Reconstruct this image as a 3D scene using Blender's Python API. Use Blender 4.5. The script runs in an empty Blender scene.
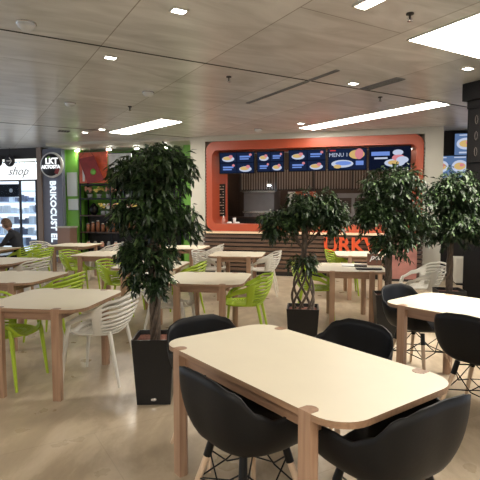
import bpy, math, random
from mathutils import Vector, Matrix
random.seed(7)
PI = math.pi
S = bpy.context.scene
COL = S.collection
rad = math.radians

# ------------------------------------------------------------------ materials
def mat(name, col, rough=.5, metal=0, noise=0, nscale=8, bump=0, emit=None, estr=0, spec=None, coat=0):
    m = bpy.data.materials.new(name); m.use_nodes = True
    nt = m.node_tree; b = nt.nodes['Principled BSDF']
    b.inputs['Base Color'].default_value = (*col, 1)
    b.inputs['Roughness'].default_value = rough
    b.inputs['Metallic'].default_value = metal
    if spec is not None: b.inputs['Specular IOR Level'].default_value = spec
    if coat: b.inputs['Coat Weight'].default_value = coat
    if emit:
        b.inputs['Emission Color'].default_value = (*emit, 1)
        b.inputs['Emission Strength'].default_value = estr
    if noise or bump:
        tc = nt.nodes.new('ShaderNodeTexCoord'); n = nt.nodes.new('ShaderNodeTexNoise')
        n.inputs['Scale'].default_value = nscale; n.inputs['Detail'].default_value = 5
        nt.links.new(tc.outputs['Object'], n.inputs['Vector'])
        if noise:
            r = nt.nodes.new('ShaderNodeValToRGB')
            r.color_ramp.elements[0].position = .3; r.color_ramp.elements[1].position = .7
            r.color_ramp.elements[0].color = (*[c*(1-noise) for c in col], 1)
            r.color_ramp.elements[1].color = (*[min(1, c*(1+noise)) for c in col], 1)
            nt.links.new(n.outputs['Fac'], r.inputs['Fac']); nt.links.new(r.outputs['Color'], b.inputs['Base Color'])
        if bump:
            bp = nt.nodes.new('ShaderNodeBump'); bp.inputs['Strength'].default_value = bump
            bp.inputs['Distance'].default_value = .01
            nt.links.new(n.outputs['Fac'], bp.inputs['Height']); nt.links.new(bp.outputs['Normal'], b.inputs['Normal'])
    return m

def wood(name, c1, c2, rough=.45, axis='Z'):
    m = mat(name, c1, rough); nt = m.node_tree; b = nt.nodes['Principled BSDF']
    tc = nt.nodes.new('ShaderNodeTexCoord'); mp = nt.nodes.new('ShaderNodeMapping')
    sc = [30, 30, 30]; sc['XYZ'.index(axis)] = 2.0
    mp.inputs['Scale'].default_value = sc
    n = nt.nodes.new('ShaderNodeTexNoise'); n.inputs['Scale'].default_value = 1.6; n.inputs['Detail'].default_value = 4
    r = nt.nodes.new('ShaderNodeValToRGB')
    r.color_ramp.elements[0].position = .3; r.color_ramp.elements[1].position = .72
    r.color_ramp.elements[0].color = (*c1, 1); r.color_ramp.elements[1].color = (*c2, 1)
    nt.links.new(tc.outputs['Object'], mp.inputs['Vector']); nt.links.new(mp.outputs['Vector'], n.inputs['Vector'])
    nt.links.new(n.outputs['Fac'], r.inputs['Fac']); nt.links.new(r.outputs['Color'], b.inputs['Base Color'])
    return m

def glow(name, col, s):
    m = bpy.data.materials.new(name); m.use_nodes = True; nt = m.node_tree
    nt.nodes.clear(); o = nt.nodes.new('ShaderNodeOutputMaterial'); e = nt.nodes.new('ShaderNodeEmission')
    e.inputs['Color'].default_value = (*col, 1); e.inputs['Strength'].default_value = s
    nt.links.new(e.outputs[0], o.inputs[0]); return m

def floor_mat():
    m = mat('polished_screed', (.3, .25, .2), .3); nt = m.node_tree; b = nt.nodes['Principled BSDF']; L = nt.links
    tc = nt.nodes.new('ShaderNodeTexCoord')
    mp = nt.nodes.new('ShaderNodeMapping'); mp.inputs['Rotation'].default_value = (0, 0, rad(-31))
    mp.inputs['Scale'].default_value = (1, .45, 1)
    L.new(tc.outputs['Object'], mp.inputs['Vector'])
    n1 = nt.nodes.new('ShaderNodeTexNoise'); n1.inputs['Scale'].default_value = 2.2; n1.inputs['Detail'].default_value = 9
    n1.inputs['Distortion'].default_value = .35; n1.inputs['Roughness'].default_value = .65
    L.new(mp.outputs[0], n1.inputs['Vector'])
    r1 = nt.nodes.new('ShaderNodeValToRGB'); e = r1.color_ramp.elements
    e[0].position = .3; e[0].color = (.30, .24, .17, 1); e[1].position = .72; e[1].color = (.58, .50, .39, 1)
    k = e.new(.48); k.color = (.40, .32, .225, 1); k = e.new(.56); k.color = (.49, .405, .295, 1)
    L.new(n1.outputs['Fac'], r1.inputs['Fac'])
    br = nt.nodes.new('ShaderNodeTexBrick'); br.inputs['Scale'].default_value = 1; br.inputs['Brick Width'].default_value = 2.4
    br.inputs['Row Height'].default_value = 1.2; br.inputs['Mortar Size'].default_value = .004; br.inputs['Mortar Smooth'].default_value = .4
    br.inputs['Color1'].default_value = (1, 1, 1, 1); br.inputs['Color2'].default_value = (.95, .95, .95, 1); br.inputs['Mortar'].default_value = (.8, .78, .76, 1)
    mp2 = nt.nodes.new('ShaderNodeMapping'); mp2.inputs['Rotation'].default_value = (0, 0, rad(-31)); mp2.inputs['Location'].default_value = (.4, .3, 0)
    L.new(tc.outputs['Object'], mp2.inputs['Vector']); L.new(mp2.outputs[0], br.inputs['Vector'])
    mx = nt.nodes.new('ShaderNodeMixRGB'); mx.blend_type = 'MULTIPLY'; mx.inputs[0].default_value = .8
    L.new(r1.outputs[0], mx.inputs[1]); L.new(br.outputs['Color'], mx.inputs[2])
    L.new(mx.outputs[0], b.inputs['Base Color'])
    n2 = nt.nodes.new('ShaderNodeTexNoise'); n2.inputs['Scale'].default_value = 3; n2.inputs['Detail'].default_value = 6
    L.new(tc.outputs['Object'], n2.inputs['Vector'])
    rr = nt.nodes.new('ShaderNodeMapRange'); rr.inputs['To Min'].default_value = .2; rr.inputs['To Max'].default_value = .42
    L.new(n2.outputs['Fac'], rr.inputs['Value']); L.new(rr.outputs[0], b.inputs['Roughness'])
    return m

def ceiling_mat():
    m = mat('cement_panels', (.3, .28, .26), .3); nt = m.node_tree; b = nt.nodes['Principled BSDF']; L = nt.links
    tc = nt.nodes.new('ShaderNodeTexCoord')
    # the object itself is rotated 30 degrees: x runs along the grooves, y across
    mp = nt.nodes.new('ShaderNodeMapping'); mp.inputs['Rotation'].default_value = (0, 0, rad(90)); mp.inputs['Location'].default_value = (5.33, -.1, 0)
    L.new(tc.outputs['Object'], mp.inputs['Vector'])
    br = nt.nodes.new('ShaderNodeTexBrick'); br.inputs['Scale'].default_value = 1; br.inputs['Brick Width'].default_value = 2.84
    br.inputs['Row Height'].default_value = 1.25; br.inputs['Mortar Size'].default_value = .006; br.inputs['Mortar Smooth'].default_value = .1
    br.inputs['Color1'].default_value = (1, 1, 1, 1); br.inputs['Color2'].default_value = (.82, .82, .83, 1); br.inputs['Mortar'].default_value = (.38, .36, .34, 1)
    br.offset = .34
    L.new(mp.outputs[0], br.inputs['Vector'])
    n = nt.nodes.new('ShaderNodeTexNoise'); n.inputs['Scale'].default_value = 2.2; n.inputs['Detail'].default_value = 8; n.inputs['Distortion'].default_value = 1.2
    mp3 = nt.nodes.new('ShaderNodeMapping'); mp3.inputs['Scale'].default_value = (.5, 1.6, 1)
    L.new(tc.outputs['Object'], mp3.inputs['Vector']); L.new(mp3.outputs[0], n.inputs['Vector'])
    r = nt.nodes.new('ShaderNodeValToRGB'); e = r.color_ramp.elements
    e[0].position = .3; e[0].color = (.46, .465, .47, 1); e[1].position = .7; e[1].color = (.70, .71, .725, 1)
    L.new(n.outputs['Fac'], r.inputs['Fac'])
    mx = nt.nodes.new('ShaderNodeMixRGB'); mx.blend_type = 'MULTIPLY'; mx.inputs[0].default_value = 1
    L.new(r.outputs[0], mx.inputs[1]); L.new(br.outputs['Color'], mx.inputs[2]); L.new(mx.outputs[0], b.inputs['Base Color'])
    return m

M = dict(
    floor=floor_mat(), ceil=ceiling_mat(),
    black=mat('black_gap', (.008, .008, .008), .7),
    cream=mat('cream_laminate', (.76, .70, .555), .42, noise=.02, nscale=4),
    ply=wood('plywood_edge', (.22, .13, .075), (.33, .2, .12), .5, 'X'),
    leg=wood('beech_leg', (.29, .17, .105), (.40, .255, .165), .42, 'Z'),
    rail=wood('beech_rail', (.22, .125, .078), (.31, .19, .12), .45, 'X'),
    maple=wood('pale_maple', (.52, .37, .25), (.64, .48, .34), .45, 'Z'),
    bshell=mat('black_plastic', (.0065, .0065, .007), .5, bump=.04, nscale=60, spec=.2),
    wire=mat('black_steel', (.01, .01, .01), .4, metal=.6),
    green=mat('lime_plastic', (.36, .5, .03), .4),
    white=mat('white_plastic', (.68, .66, .60), .4),
    pot=mat('black_planter', (.006, .006, .007), .38, bump=.05, nscale=40, spec=.35),
    chip=mat('bark_chips', (.16, .06, .04), .9, noise=.6, nscale=60, bump=.8),
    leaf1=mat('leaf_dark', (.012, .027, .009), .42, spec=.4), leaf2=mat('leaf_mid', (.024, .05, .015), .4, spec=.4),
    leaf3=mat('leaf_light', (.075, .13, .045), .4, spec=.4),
    bark=mat('grey_bark', (.075, .055, .04), .8, noise=.35, nscale=25, bump=.5),
    orange=mat('orange_lacquer', (.40, .075, .034), .35, noise=.06, nscale=2),
    offw=mat('offwhite_paint', (.56, .54, .47), .55, noise=.04, nscale=2),
    lip=mat('cream_lip', (.85, .68, .47), .35),
    slat=wood('dark_slat', (.10, .058, .038), (.20, .125, .085), .35, 'X'),
    dark=mat('dark_wall', (.018, .014, .013), .6), dbrown=mat('dark_brown', (.05, .028, .02), .55),
    steel=mat('brushed_steel', (.22, .21, .22), .35, metal=.6, noise=.1, nscale=3),
    gwall=mat('green_wall', (.17, .42, .06), .5, noise=.08, nscale=3),
    bluegrey=mat('bluegrey_pillar', (.16, .17, .23), .5, noise=.05, nscale=2),
    brownp=mat('brown_post', (.26, .19, .15), .5), chalk=mat('black_board', (.008, .007, .007), .6, spec=.2),
    chalkline=mat('faint_chalk', (.09, .08, .07), .8), wsign=glow('white_sign', (.95, .98, 1), 1.15),
    wstrip=glow('shop_strip', (.95, 1, .92), 1.0), ink=mat('black_ink', (.02, .02, .03), .6),
    glass=mat('shop_glass', (.8, .9, 1), .05), shelfw=mat('white_shelf', (.62, .72, .85), .5),
    red=mat('red_print', (.26, .02, .018), .5, noise=.25, nscale=6), red2=mat('orange_red_print', (.62, .12, .06), .5, noise=.3, nscale=5),
    skin=mat('skin', (.42, .23, .16), .6), hair=mat('brown_hair', (.12, .07, .045), .7, noise=.4, nscale=40, bump=.4),
    navy=mat('navy_cloth', (.012, .014, .022), .85), jeans=mat('dark_jeans', (.02, .025, .05), .85),
    lightp=glow('light_panel', (1, .92, .80), 22), lamp=glow('lamp_disc', (1, .96, .88), 14.0),
    dim=mat('frosted_dome', (.6, .62, .64), .35), metal=mat('chrome', (.6, .6, .6), .25, metal=1),
    spotl=glow('spot_lens', (1, .97, .9), 110), warm=glow('warm_fill_tube', (1, .8, .6), 14), cool=glow('cool_tube', (.60, .80, 1), 34),
    scr=glow('screen_blue', (.005, .008, .022), .78), scr2=glow('screen_navy', (.010, .018, .05), .78), scr3=glow('screen_slate', (.10, .17, .33), .78),
    plate=glow('screen_white', (.50, .56, .72), .78), food=glow('screen_food', (.62, .42, .16), .78), food2=glow('screen_food_pink', (.62, .22, .25), .78),
    foodg=glow('screen_food_green', (.2, .4, .12), 1.0), txt=glow('screen_text', (.16, .27, .68), .78), txtr=glow('screen_text_red', (.6, .05, .05), .78),
    yellow=mat('yellow_petals', (.9, .72, .2), .6), pink=mat('pink_petals', (.75, .38, .28), .6), cpot=mat('grey_pot', (.25, .26, .27), .5),
    kraft=mat('kraft_brown', (.16, .07, .045), .7), jar=mat('amber_jar', (.25, .10, .05), .25), paper=mat('white_paper', (.8, .8, .8), .6),
    poster=mat('pink_poster', (.45, .2, .17), .5, noise=.3, nscale=3), bluel=glow('blue_display', (.2, .5, 1), 1.2),
)
# clear shop glass
g = M['glass'].node_tree.nodes['Principled BSDF']
g.inputs['Transmission Weight'].default_value = 1; g.inputs['IOR'].default_value = 1.05; g.inputs['Roughness'].default_value = 0

# ------------------------------------------------------------------ mesh builder
class MB:
    def __init__(s): s.v = []; s.f = []; s.m = []; s.sm = []
    def add(s, vs, fs, mi=0, smooth=False, T=None):
        o = len(s.v)
        s.v += [tuple(T @ Vector(v)) if T else tuple(v) for v in vs]
        s.f += [tuple(i+o for i in f) for f in fs]; s.m += [mi]*len(fs); s.sm += [smooth]*len(fs); return s
    def box(s, x0, x1, y0, y1, z0, z1, mi=0, T=None):
        vs = [(x, y, z) for z in (z0, z1) for y in (y0, y1) for x in (x0, x1)]
        return s.add(vs, [(0, 2, 3, 1), (4, 5, 7, 6), (0, 1, 5, 4), (2, 6, 7, 3), (0, 4, 6, 2), (1, 3, 7, 5)], mi, False, T)
    def frustum(s, a, b, z0, z1, mi=0, T=None, top=True):
        vs = [(sx*a, sy*a, z0) for sx, sy in ((-1, -1), (1, -1), (1, 1), (-1, 1))] + [(sx*b, sy*b, z1) for sx, sy in ((-1, -1), (1, -1), (1, 1), (-1, 1))]
        fs = [(3, 2, 1, 0)] + [(i, (i+1) % 4, (i+1) % 4+4, i+4) for i in range(4)]
        if top: fs.append((4, 5, 6, 7))
        return s.add(vs, fs, mi, False, T)
    def prism(s, pts, z0, z1, mi=0, side=None, T=None, smooth=False):
        n = len(pts); vs = [(x, y, z0) for x, y in pts] + [(x, y, z1) for x, y in pts]
        s.add(vs, [tuple(range(n-1, -1, -1)), tuple(range(n, 2*n))], mi, False, T)
        return s.add(vs, [(i, (i+1) % n, (i+1) % n+n, i+n) for i in range(n)], mi if side is None else side, smooth, T)
    def tube(s, pts, rs, n=8, mi=0, cap=True, T=None):
        pts = [Vector(p) for p in pts]
        if not hasattr(rs, '__len__'): rs = [rs]*len(pts)
        vs = []; u = None
        for i, p in enumerate(pts):
            d = (pts[min(i+1, len(pts)-1)]-pts[max(i-1, 0)]).normalized()
            if u is None: u = d.orthogonal().normalized()
            u = (u-d*u.dot(d)).normalized(); w = d.cross(u)
            for k in range(n):
                a = 2*PI*k/n; vs.append(p+(u*math.cos(a)+w*math.sin(a))*rs[i])
        fs = [(i*n+k, i*n+(k+1) % n, (i+1)*n+(k+1) % n, (i+1)*n+k) for i in range(len(pts)-1) for k in range(n)]
        s.add(vs, fs, mi, True, T)
        if cap: s.add(vs, [tuple(range(n-1, -1, -1)), tuple(range((len(pts)-1)*n, len(pts)*n))], mi, False, T)
        return s
    def lathe(s, prof, n=16, mi=0, T=None):
        vs = [(r*math.cos(2*PI*k/n), r*math.sin(2*PI*k/n), z) for r, z in prof for k in range(n)]
        fs = [(i*n+k, i*n+(k+1) % n, (i+1)*n+(k+1) % n, (i+1)*n+k) for i in range(len(prof)-1) for k in range(n)]
        fs += [tuple(range(n-1, -1, -1)), tuple(range((len(prof)-1)*n, len(prof)*n))]
        return s.add(vs, fs, mi, True, T)
    def build(s, name, mats, parent=None, loc=(0, 0, 0), rz=0, **kw):
        me = bpy.data.meshes.new(name); me.from_pydata(s.v, [], s.f)
        for m in (mats if isinstance(mats, (list, tuple)) else [mats]): me.materials.append(m)
        me.polygons.foreach_set('material_index', s.m); me.polygons.foreach_set('use_smooth', s.sm); me.update()
        o = bpy.data.objects.new(name, me); COL.objects.link(o); o.location = loc; o.rotation_euler.z = rz
        if parent: o.parent = parent
        for k, v in kw.items(): o[k] = v
        return o

def empty(name, label, cat, loc, rz=0, group=None):
    o = bpy.data.objects.new(name, None); COL.objects.link(o); o.empty_display_size = .1
    o.location = loc; o.rotation_euler.z = rz; o['label'] = label; o['category'] = cat
    if group: o['group'] = group
    return o
def dup(root, loc, rz, label, group=None):
    r = root.copy(); COL.objects.link(r); r.location = loc; r.rotation_euler.z = rz; r['label'] = label
    if group: r['group'] = group
    for ch in list(root.children):
        c = ch.copy(); COL.objects.link(c); c.parent = r
        for g_ in list(ch.children):
            d = g_.copy(); COL.objects.link(d); d.parent = c
    return r
def rrect(x0, x1, y0, y1, r, n=6):
    pts = []
    for cx, cy, a in ((x1-r, y1-r, 0), (x0+r, y1-r, 90), (x0+r, y0+r, 180), (x1-r, y0+r, 270)):
        for i in range(n+1):
            t = rad(a+90*i/n); pts.append((cx+r*math.cos(t), cy+r*math.sin(t)))
    return pts
def text_mb(mb, txt, size, ext, T, mi=0, shear=0, bold=0):
    cu = bpy.data.curves.new('lettering', 'FONT'); cu.body = txt; cu.size = size; cu.extrude = ext
    cu.align_x = 'CENTER'; cu.align_y = 'CENTER'; cu.resolution_u = 2; cu.shear = shear; cu.offset = bold
    o = bpy.data.objects.new('lettering', cu); COL.objects.link(o)
    bpy.context.view_layer.update()
    me = bpy.data.meshes.new_from_object(o.evaluated_get(bpy.context.evaluated_depsgraph_get()))
    mb.add([v.co[:] for v in me.vertices], [tuple(p.vertices) for p in me.polygons], mi, False, T)
    bpy.data.objects.remove(o); bpy.data.curves.remove(cu); bpy.data.meshes.remove(me)

# ------------------------------------------------------------------ facade frame (local x along the shop fronts, y into the shops)
FA = rad(-15); F0 = Vector((-1.23, 11.93, 0)); FT = Vector((math.cos(FA), math.sin(FA), 0)); FN = Vector((-math.sin(FA), math.cos(FA), 0))
def W(s, d, z=0): return F0+FT*s+FN*d+Vector((0, 0, z))
FS = dict(loc=F0, rz=FA)
UP = Matrix.Rotation(PI/2, 4, 'X')                       # text standing up, facing -y
CA = rad(30)                                              # ceiling grid direction
def G(p, q, z=0): return Vector((p*math.cos(CA)-q*math.sin(CA), p*math.sin(CA)+q*math.cos(CA), z))
CZ = 3.3

# ------------------------------------------------------------------ setting
MB().box(-16, 14, -7, 19, -.12, 0).build('floor', M['floor'], kind='structure')
MB().box(-24, 24, -16, 22, CZ, CZ+.2).build('ceiling', M['ceil'], rz=CA, kind='structure')
MB().box(-16, 14, -7.2, -7, 0, CZ).build('wall_back', M['offw'], kind='structure')
for i, q in enumerate((5.33, 11.03)):
    MB().box(-14, 14, q-.013, q+.013, CZ-.004, CZ+.01).build('trim_%d' % (i+1), M['black'], rz=CA, kind='structure')
MB().box(5.8, 12, .62, .9, 0, CZ).box(5.8, 12, .6, .64, 0, .1).build('wall_right', M['dark'], **FS, kind='structure')
MB().box(-4.25, -.05, 1.85, 2.0, 0, CZ).box(-4.3, -4.2, .95, 1.95, 0, CZ).box(-.55, -.05, .95, 1.95, 0, CZ).build('wall_far', M['gwall'], **FS, kind='structure')
MB().box(-4.2, .0, .12, 1.84, 3.24, 3.3).build('trim_3', M['offw'], **FS, kind='structure')          # pale soffit of the green shop
MB().box(0.0, 5.8, -.02, .6, 3.17, CZ).build('trim_4', M['offw'], **FS, kind='structure')           # header over the orange kiosk
MB().box(.02, .40, -.02, .5, 0, 3.17).build('trim_5', M['offw'], **FS, kind='structure')
MB().box(5.42, 5.8, -.02, .6, 0, 3.17).build('trim_6', M['offw'], **FS, kind='structure')
MB().box(-5.0, -4.85, .75, 1.1, 0, CZ).build('trim_7', M['brownp'], **FS, kind='structure')
MB().box(-4.85, -4.2, .8, 1.1, 0, 3.25).build('trim_8', M['bluegrey'], **FS, kind='structure')
# kiosk back room
MB().box(.4, 5.45, 3.0, 3.1, 0, 3.2).box(.3, .42, .5, 3.0, 0, 3.2).box(5.42, 5.5, .6, 3.0, 0, 3.2).build('wall_kiosk', M['dbrown'], **FS, kind='structure')
# left shop room
MB().box(-9.5, -4.9, 2.9, 3.0, 0, 3.2).box(-9.5, -5.0, .95, 3.0, 3.0, 3.1).box(-5.02, -4.94, 1.1, 2.9, 0, 3.0).build('wall_left', M['shelfw'], **FS, kind='structure')

# ceiling lights -----------------------------------------------------
def light_panel(p0, p1, q0, q1, label, mt=M['lightp'], turn=0):
    c = G((p0+p1)/2, (q0+q1)/2, CZ)
    r = empty('ceiling_light', label, 'ceiling light', c, CA+rad(turn))
    w, h = (p1-p0)/2, (q1-q0)/2
    MB().box(-w, w, -h, h, -.014, -.006).build('diffuser', mt, r)
    f = MB(); t = .018
    f.box(-w-t, w+t, -h-t, -h, -.016, 0).box(-w-t, w+t, h, h+t, -.016, 0).box(-w-t, -w, -h, h, -.016, 0).box(w, w+t, -h, h, -.016, 0)
    f.build('frame', M['offw'], r)
light_panel(3.19, 3.67, 9.0, 11.2, 'short wide light panel in the ceiling above the leafiest tall plant', turn=12)
light_panel(6.53, 6.97, 5.3, 8.5, 'long slim light panel running towards the right end of the orange kiosk', turn=6)
light_panel(4.05, 6.5, 2.2, 3.53, 'very large bright light panel at the upper right corner')
light_panel(2.98, 3.10, 1.9, 3.19, 'narrow light strip at the top edge of the ceiling')
for p, q, wh in ((-1.8, -1.2, 'directly behind the viewpoint'), (-5.5, 6.4, 'far left over the tables'), (3.2, -3.5, 'farthest behind the viewpoint')):       # extra panels added out of view to light the hall
    light_panel(p-1.2, p+1.2, q-.6, q+.6, 'added unseen fill light panel '+wh)
DL = [(1.71, 4.04, 1, 'square recessed lamp, the lit one nearest the top left of the ceiling'),
      (1.54, 5.66, 1, 'square recessed lamp just beyond the black ceiling groove on the left'),
      (4.78, 5.12, 1, 'square recessed lamp beside the dark air grille'),
      (5.51, 3.87, 1, 'square recessed lamp to the upper left of the black column'),
      (6.08, 8.03, 1, 'square recessed lamp beside the far end of the long slim light panel'),
      (2.73, 10.83, 1, 'recessed lamp left of the short wide light panel'),
      (2.50, 11.45, 1, 'small recessed lamp just beyond another, left of the short wide light panel'),
      (2.48, 7.06, 0, 'unlit round frosted ceiling dome above the leafiest tall plant'),
      (.58, 5.03, 0, 'unlit round frosted ceiling dome near the top left'),
      (1.61, 8.43, 0, 'unlit round frosted ceiling dome in front of the green shop'),
      (5.72, 9.1, 0, 'unlit round frosted ceiling dome in front of the kiosk screens')]
for p, q, lit, lab in DL:
    r = empty('ceiling_lamp', lab, 'ceiling lamp', G(p, q, CZ), CA)
    if lit:
        MB().prism(rrect(-.06, .06, -.045, .045, .02, 3), -.012, -.005).build('lamp_lens', M['lamp'], r)
        a = MB(); a.box(-.075, .075, -.06, -.045, -.014, 0).box(-.075, .075, .045, .06, -.014, 0).box(-.075, -.06, -.045, .045, -.014, 0).box(.06, .075, -.045, .045, -.014, 0)
        a.build('rim', M['offw'], r)
    else:
        MB().lathe([(.02, -.07), (.05, -.062), (.075, -.04), (.085, -.008)], 20).build('dome', M['dim'], r)
        MB().lathe([(.09, -.012), (.09, 0)], 20).build('rim', M['metal'], r)
for s, d, lab in ((-5.75, -.35, 'small ceiling lamp in front of the white shop sign'), ):
    r = empty('ceiling_lamp', lab, 'ceiling lamp', W(s, d, CZ), FA)
    MB().lathe([(.07, -.012), (.07, -.004)], 16).build('lamp_lens', M['lamp'], r)
    MB().lathe([(.09, -.004), (.09, 0)], 16).build('rim', M['offw'], r)
for k, (s, lab) in enumerate(((-3.75, 'spot over the left of the two red posters'), (-2.75, 'spot over the flower shelf behind the tallest plant'), (-1.9, 'spot over the middle of the green shop'), (-1.05, 'spot at the right end of the green shop'))):
    r = empty('spot_lamp', 'round white ' + lab, 'ceiling lamp', W(s, .9, 3.24), FA)
    MB().lathe([(.055, -.06), (.07, 0)], 14).build('housing', M['offw'], r)
    MB().lathe([(.06, -.066), (.06, -.06)], 14).build('lamp_lens', M['spotl'], r)
def grille(p0, p1, q0, q1, n, lab):
    r = empty('air_grille', lab, 'air vent', G((p0+p1)/2, (q0+q1)/2, CZ), CA)
    w, h = (p1-p0)/2, (q1-q0)/2
    MB().box(-w, w, -h, h, -.006, 0).build('backing', M['black'], r)
    f = MB()
    for i in range(n+1):
        x = -w+2*w*i/n; f.box(x-.004, x+.004, -h, h, -.012, -.002)
    f.box(-w, w, -h-.012, -h, -.012, 0).box(-w, w, h, h+.012, -.012, 0)
    f.build('blades', M['cpot'], r)
grille(4.13, 4.19, 5.36, 6.95, 2, 'long thin dark slot grille just beyond the black groove, in the ceiling centre')
grille(4.13, 4.19, 4.75, 5.30, 2, 'short dark slot grille ending at the black groove')
grille(5.07, 5.24, 4.62, 5.28, 5, 'dark louvred air grille between two square lamps')
grille(1.93, 2.17, 11.42, 11.64, 4, 'small square dark air grille in front of the green shop')
def sprinkler(p, q, lab):
    r = empty('sprinkler_head', lab, 'sprinkler', G(p, q, CZ))
    MB().lathe([(.035, -.012), (.035, 0)], 12).tube([(0, 0, -.01), (0, 0, -.06)], .009, 8).build('body', M['dark'], r)
    a = MB().lathe([(.024, -.07), (.024, -.065)], 10)
    for t in (0, PI): a.tube([(.008*math.cos(t), 0, -.03), (.02*math.cos(t), 0, -.045), (.004*math.cos(t), 0, -.066)], .003, 5)
    a.build('deflector', M['metal'], r)
sprinkler(3.12, 5.7, 'small sprinkler head hanging near the middle of the black groove')
sprinkler(3.53, 3.07, 'dark sprinkler head near the large bright light panel')
sprinkler(5.74, 5.54, 'small black sensor under the ceiling beside the black groove, right of centre')
sprinkler(2.55, 8.2, 'tiny sprinkler head beside the short wide light panel')

# ------------------------------------------------------------------ tables
def table(name, label, L, D, lx, loc, rz, group=None):
    r = empty(name, label, 'table', loc, rz, group)
    hx, hy = L/2, D/2
    MB().prism(rrect(-hx, hx, -hy, hy, .15, 8), .722, .75, 0, 1).build('tabletop', [M['cream'], M['ply']], r)
    for sx in (-1, 1):
        for sy in (-1, 1):
            w = .034; y1 = sy*(hy+.002); y0 = sy*(hy-.066)
            x = sx*lx/2
            pts = [(x-w, y1), (x-w, y0+sy*.022), (x-w*.6, y0+sy*.006), (x, y0), (x+w*.6, y0+sy*.006), (x+w, y0+sy*.022), (x+w, y1)]
            if sy < 0: pts = pts[::-1]
            MB().prism(pts[::-1] , 0, .7515).build('leg', M['leg'], r)
    a = lx/2-.034; b = hy-.066
    for sy in (-1, 1): MB().box(-a, a, sy*(hy-.05)-.012, sy*(hy-.05)+.012, .655, .722).build('rail', M['rail'], r)
    for sx in (-1, 1): MB().box(sx*lx/2-.012, sx*lx/2+.012, -b, b, .655, .722).build('rail', M['rail'], r)
    return r
table('dining_table', 'large cream table in front with four black armchairs around it', 1.45, .82, 1.05, (.275, 2.535, 0), rad(-53.5))
table('dining_table', 'cream table at the right edge with two black armchairs', 1.45, .82, 1.05, (1.99, 3.80, 0), rad(-51))
TR = rad(-8)
t0 = table('small_table', 'cream square table nearest the left edge, a white chair at its right side', .93, .97, .5, (-1.66, 4.30, 0), TR, 'square cream tables')
def st(x, y, lab, rz=TR): dup(t0, (x, y, 0), rz, lab)
st(-2.66, 5.66, 'cream square table directly behind the nearest left table')
st(-3.74, 7.38, 'cream square table at the left edge, third from the front')
st(-5.02, 9.55, 'cream square table at the left edge where the person sits')
st(-3.64, 10.6, 'cream square table in front of the vertical white lettering')
st(-2.40, 8.52, 'cream square table just left of the leafiest tall plant')
st(-.37, 5.55, 'cream square table in the middle with a green chair on its right')
st(-1.26, 6.85, 'cream square table half hidden behind the leafiest tall plant')
st(-1.15, 9.95, 'cream square table farthest back beside the off white pillar')
st(-.04, 8.45, 'cream square table in front of the slatted kiosk counter with white chairs on both sides')
st(1.50, 6.56, 'cream square table with a magazine and a tray on it')
st(2.17, 8.5, 'cream square table below the orange kiosk letters')

# ------------------------------------------------------------------ chairs
def interp(tab, a):
    for i in range(len(tab)-1):
        a0, v0 = tab[i]; a1, v1 = tab[i+1]
        if a <= a1:
            t = (a-a0)/(a1-a0); t = t*t*(3-2*t); return v0+(v1-v0)*t
    return tab[-1][1]
def shell_pt(phi, v, P):
    a = abs(phi); zs = P['zs']; rs = P['rs']; Rr = interp(P['R'], a); zr = interp(P['Z'], a)
    if v <= .5:
        t = v/.5; r = rs*t; z = zs-.02*(1-t*t)
        if a > 120: z -= 0
    else:
        w = (v-.5)*2; zz = w**1.25
        r = rs+(Rr-rs)*math.sin(w*PI/2)**P.get('bp', .75); z = zs+(zr-zs)*zz
    p = rad(phi)
    x = r*math.sin(p)*P.get('ax', 1); y = -r*math.cos(p)
    # squarish plan
    k = 1+.10*(math.sin(2*p)**2); return (x*k, y*k, z)
def solid(o, th):
    m = o.modifiers.new('thickness', 'SOLIDIFY'); m.thickness = th; m.offset = 0
BP = dict(zs=.457, rs=.20, ax=1.06,
          Z=[(0, .815), (22, .81), (40, .78), (58, .69), (72, .652), (90, .668), (112, .665), (130, .60), (148, .50), (165, .452), (180, .445)],
          R=[(0, .285), (40, .30), (70, .295), (95, .315), (118, .325), (135, .30), (155, .265), (180, .25)])
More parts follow.
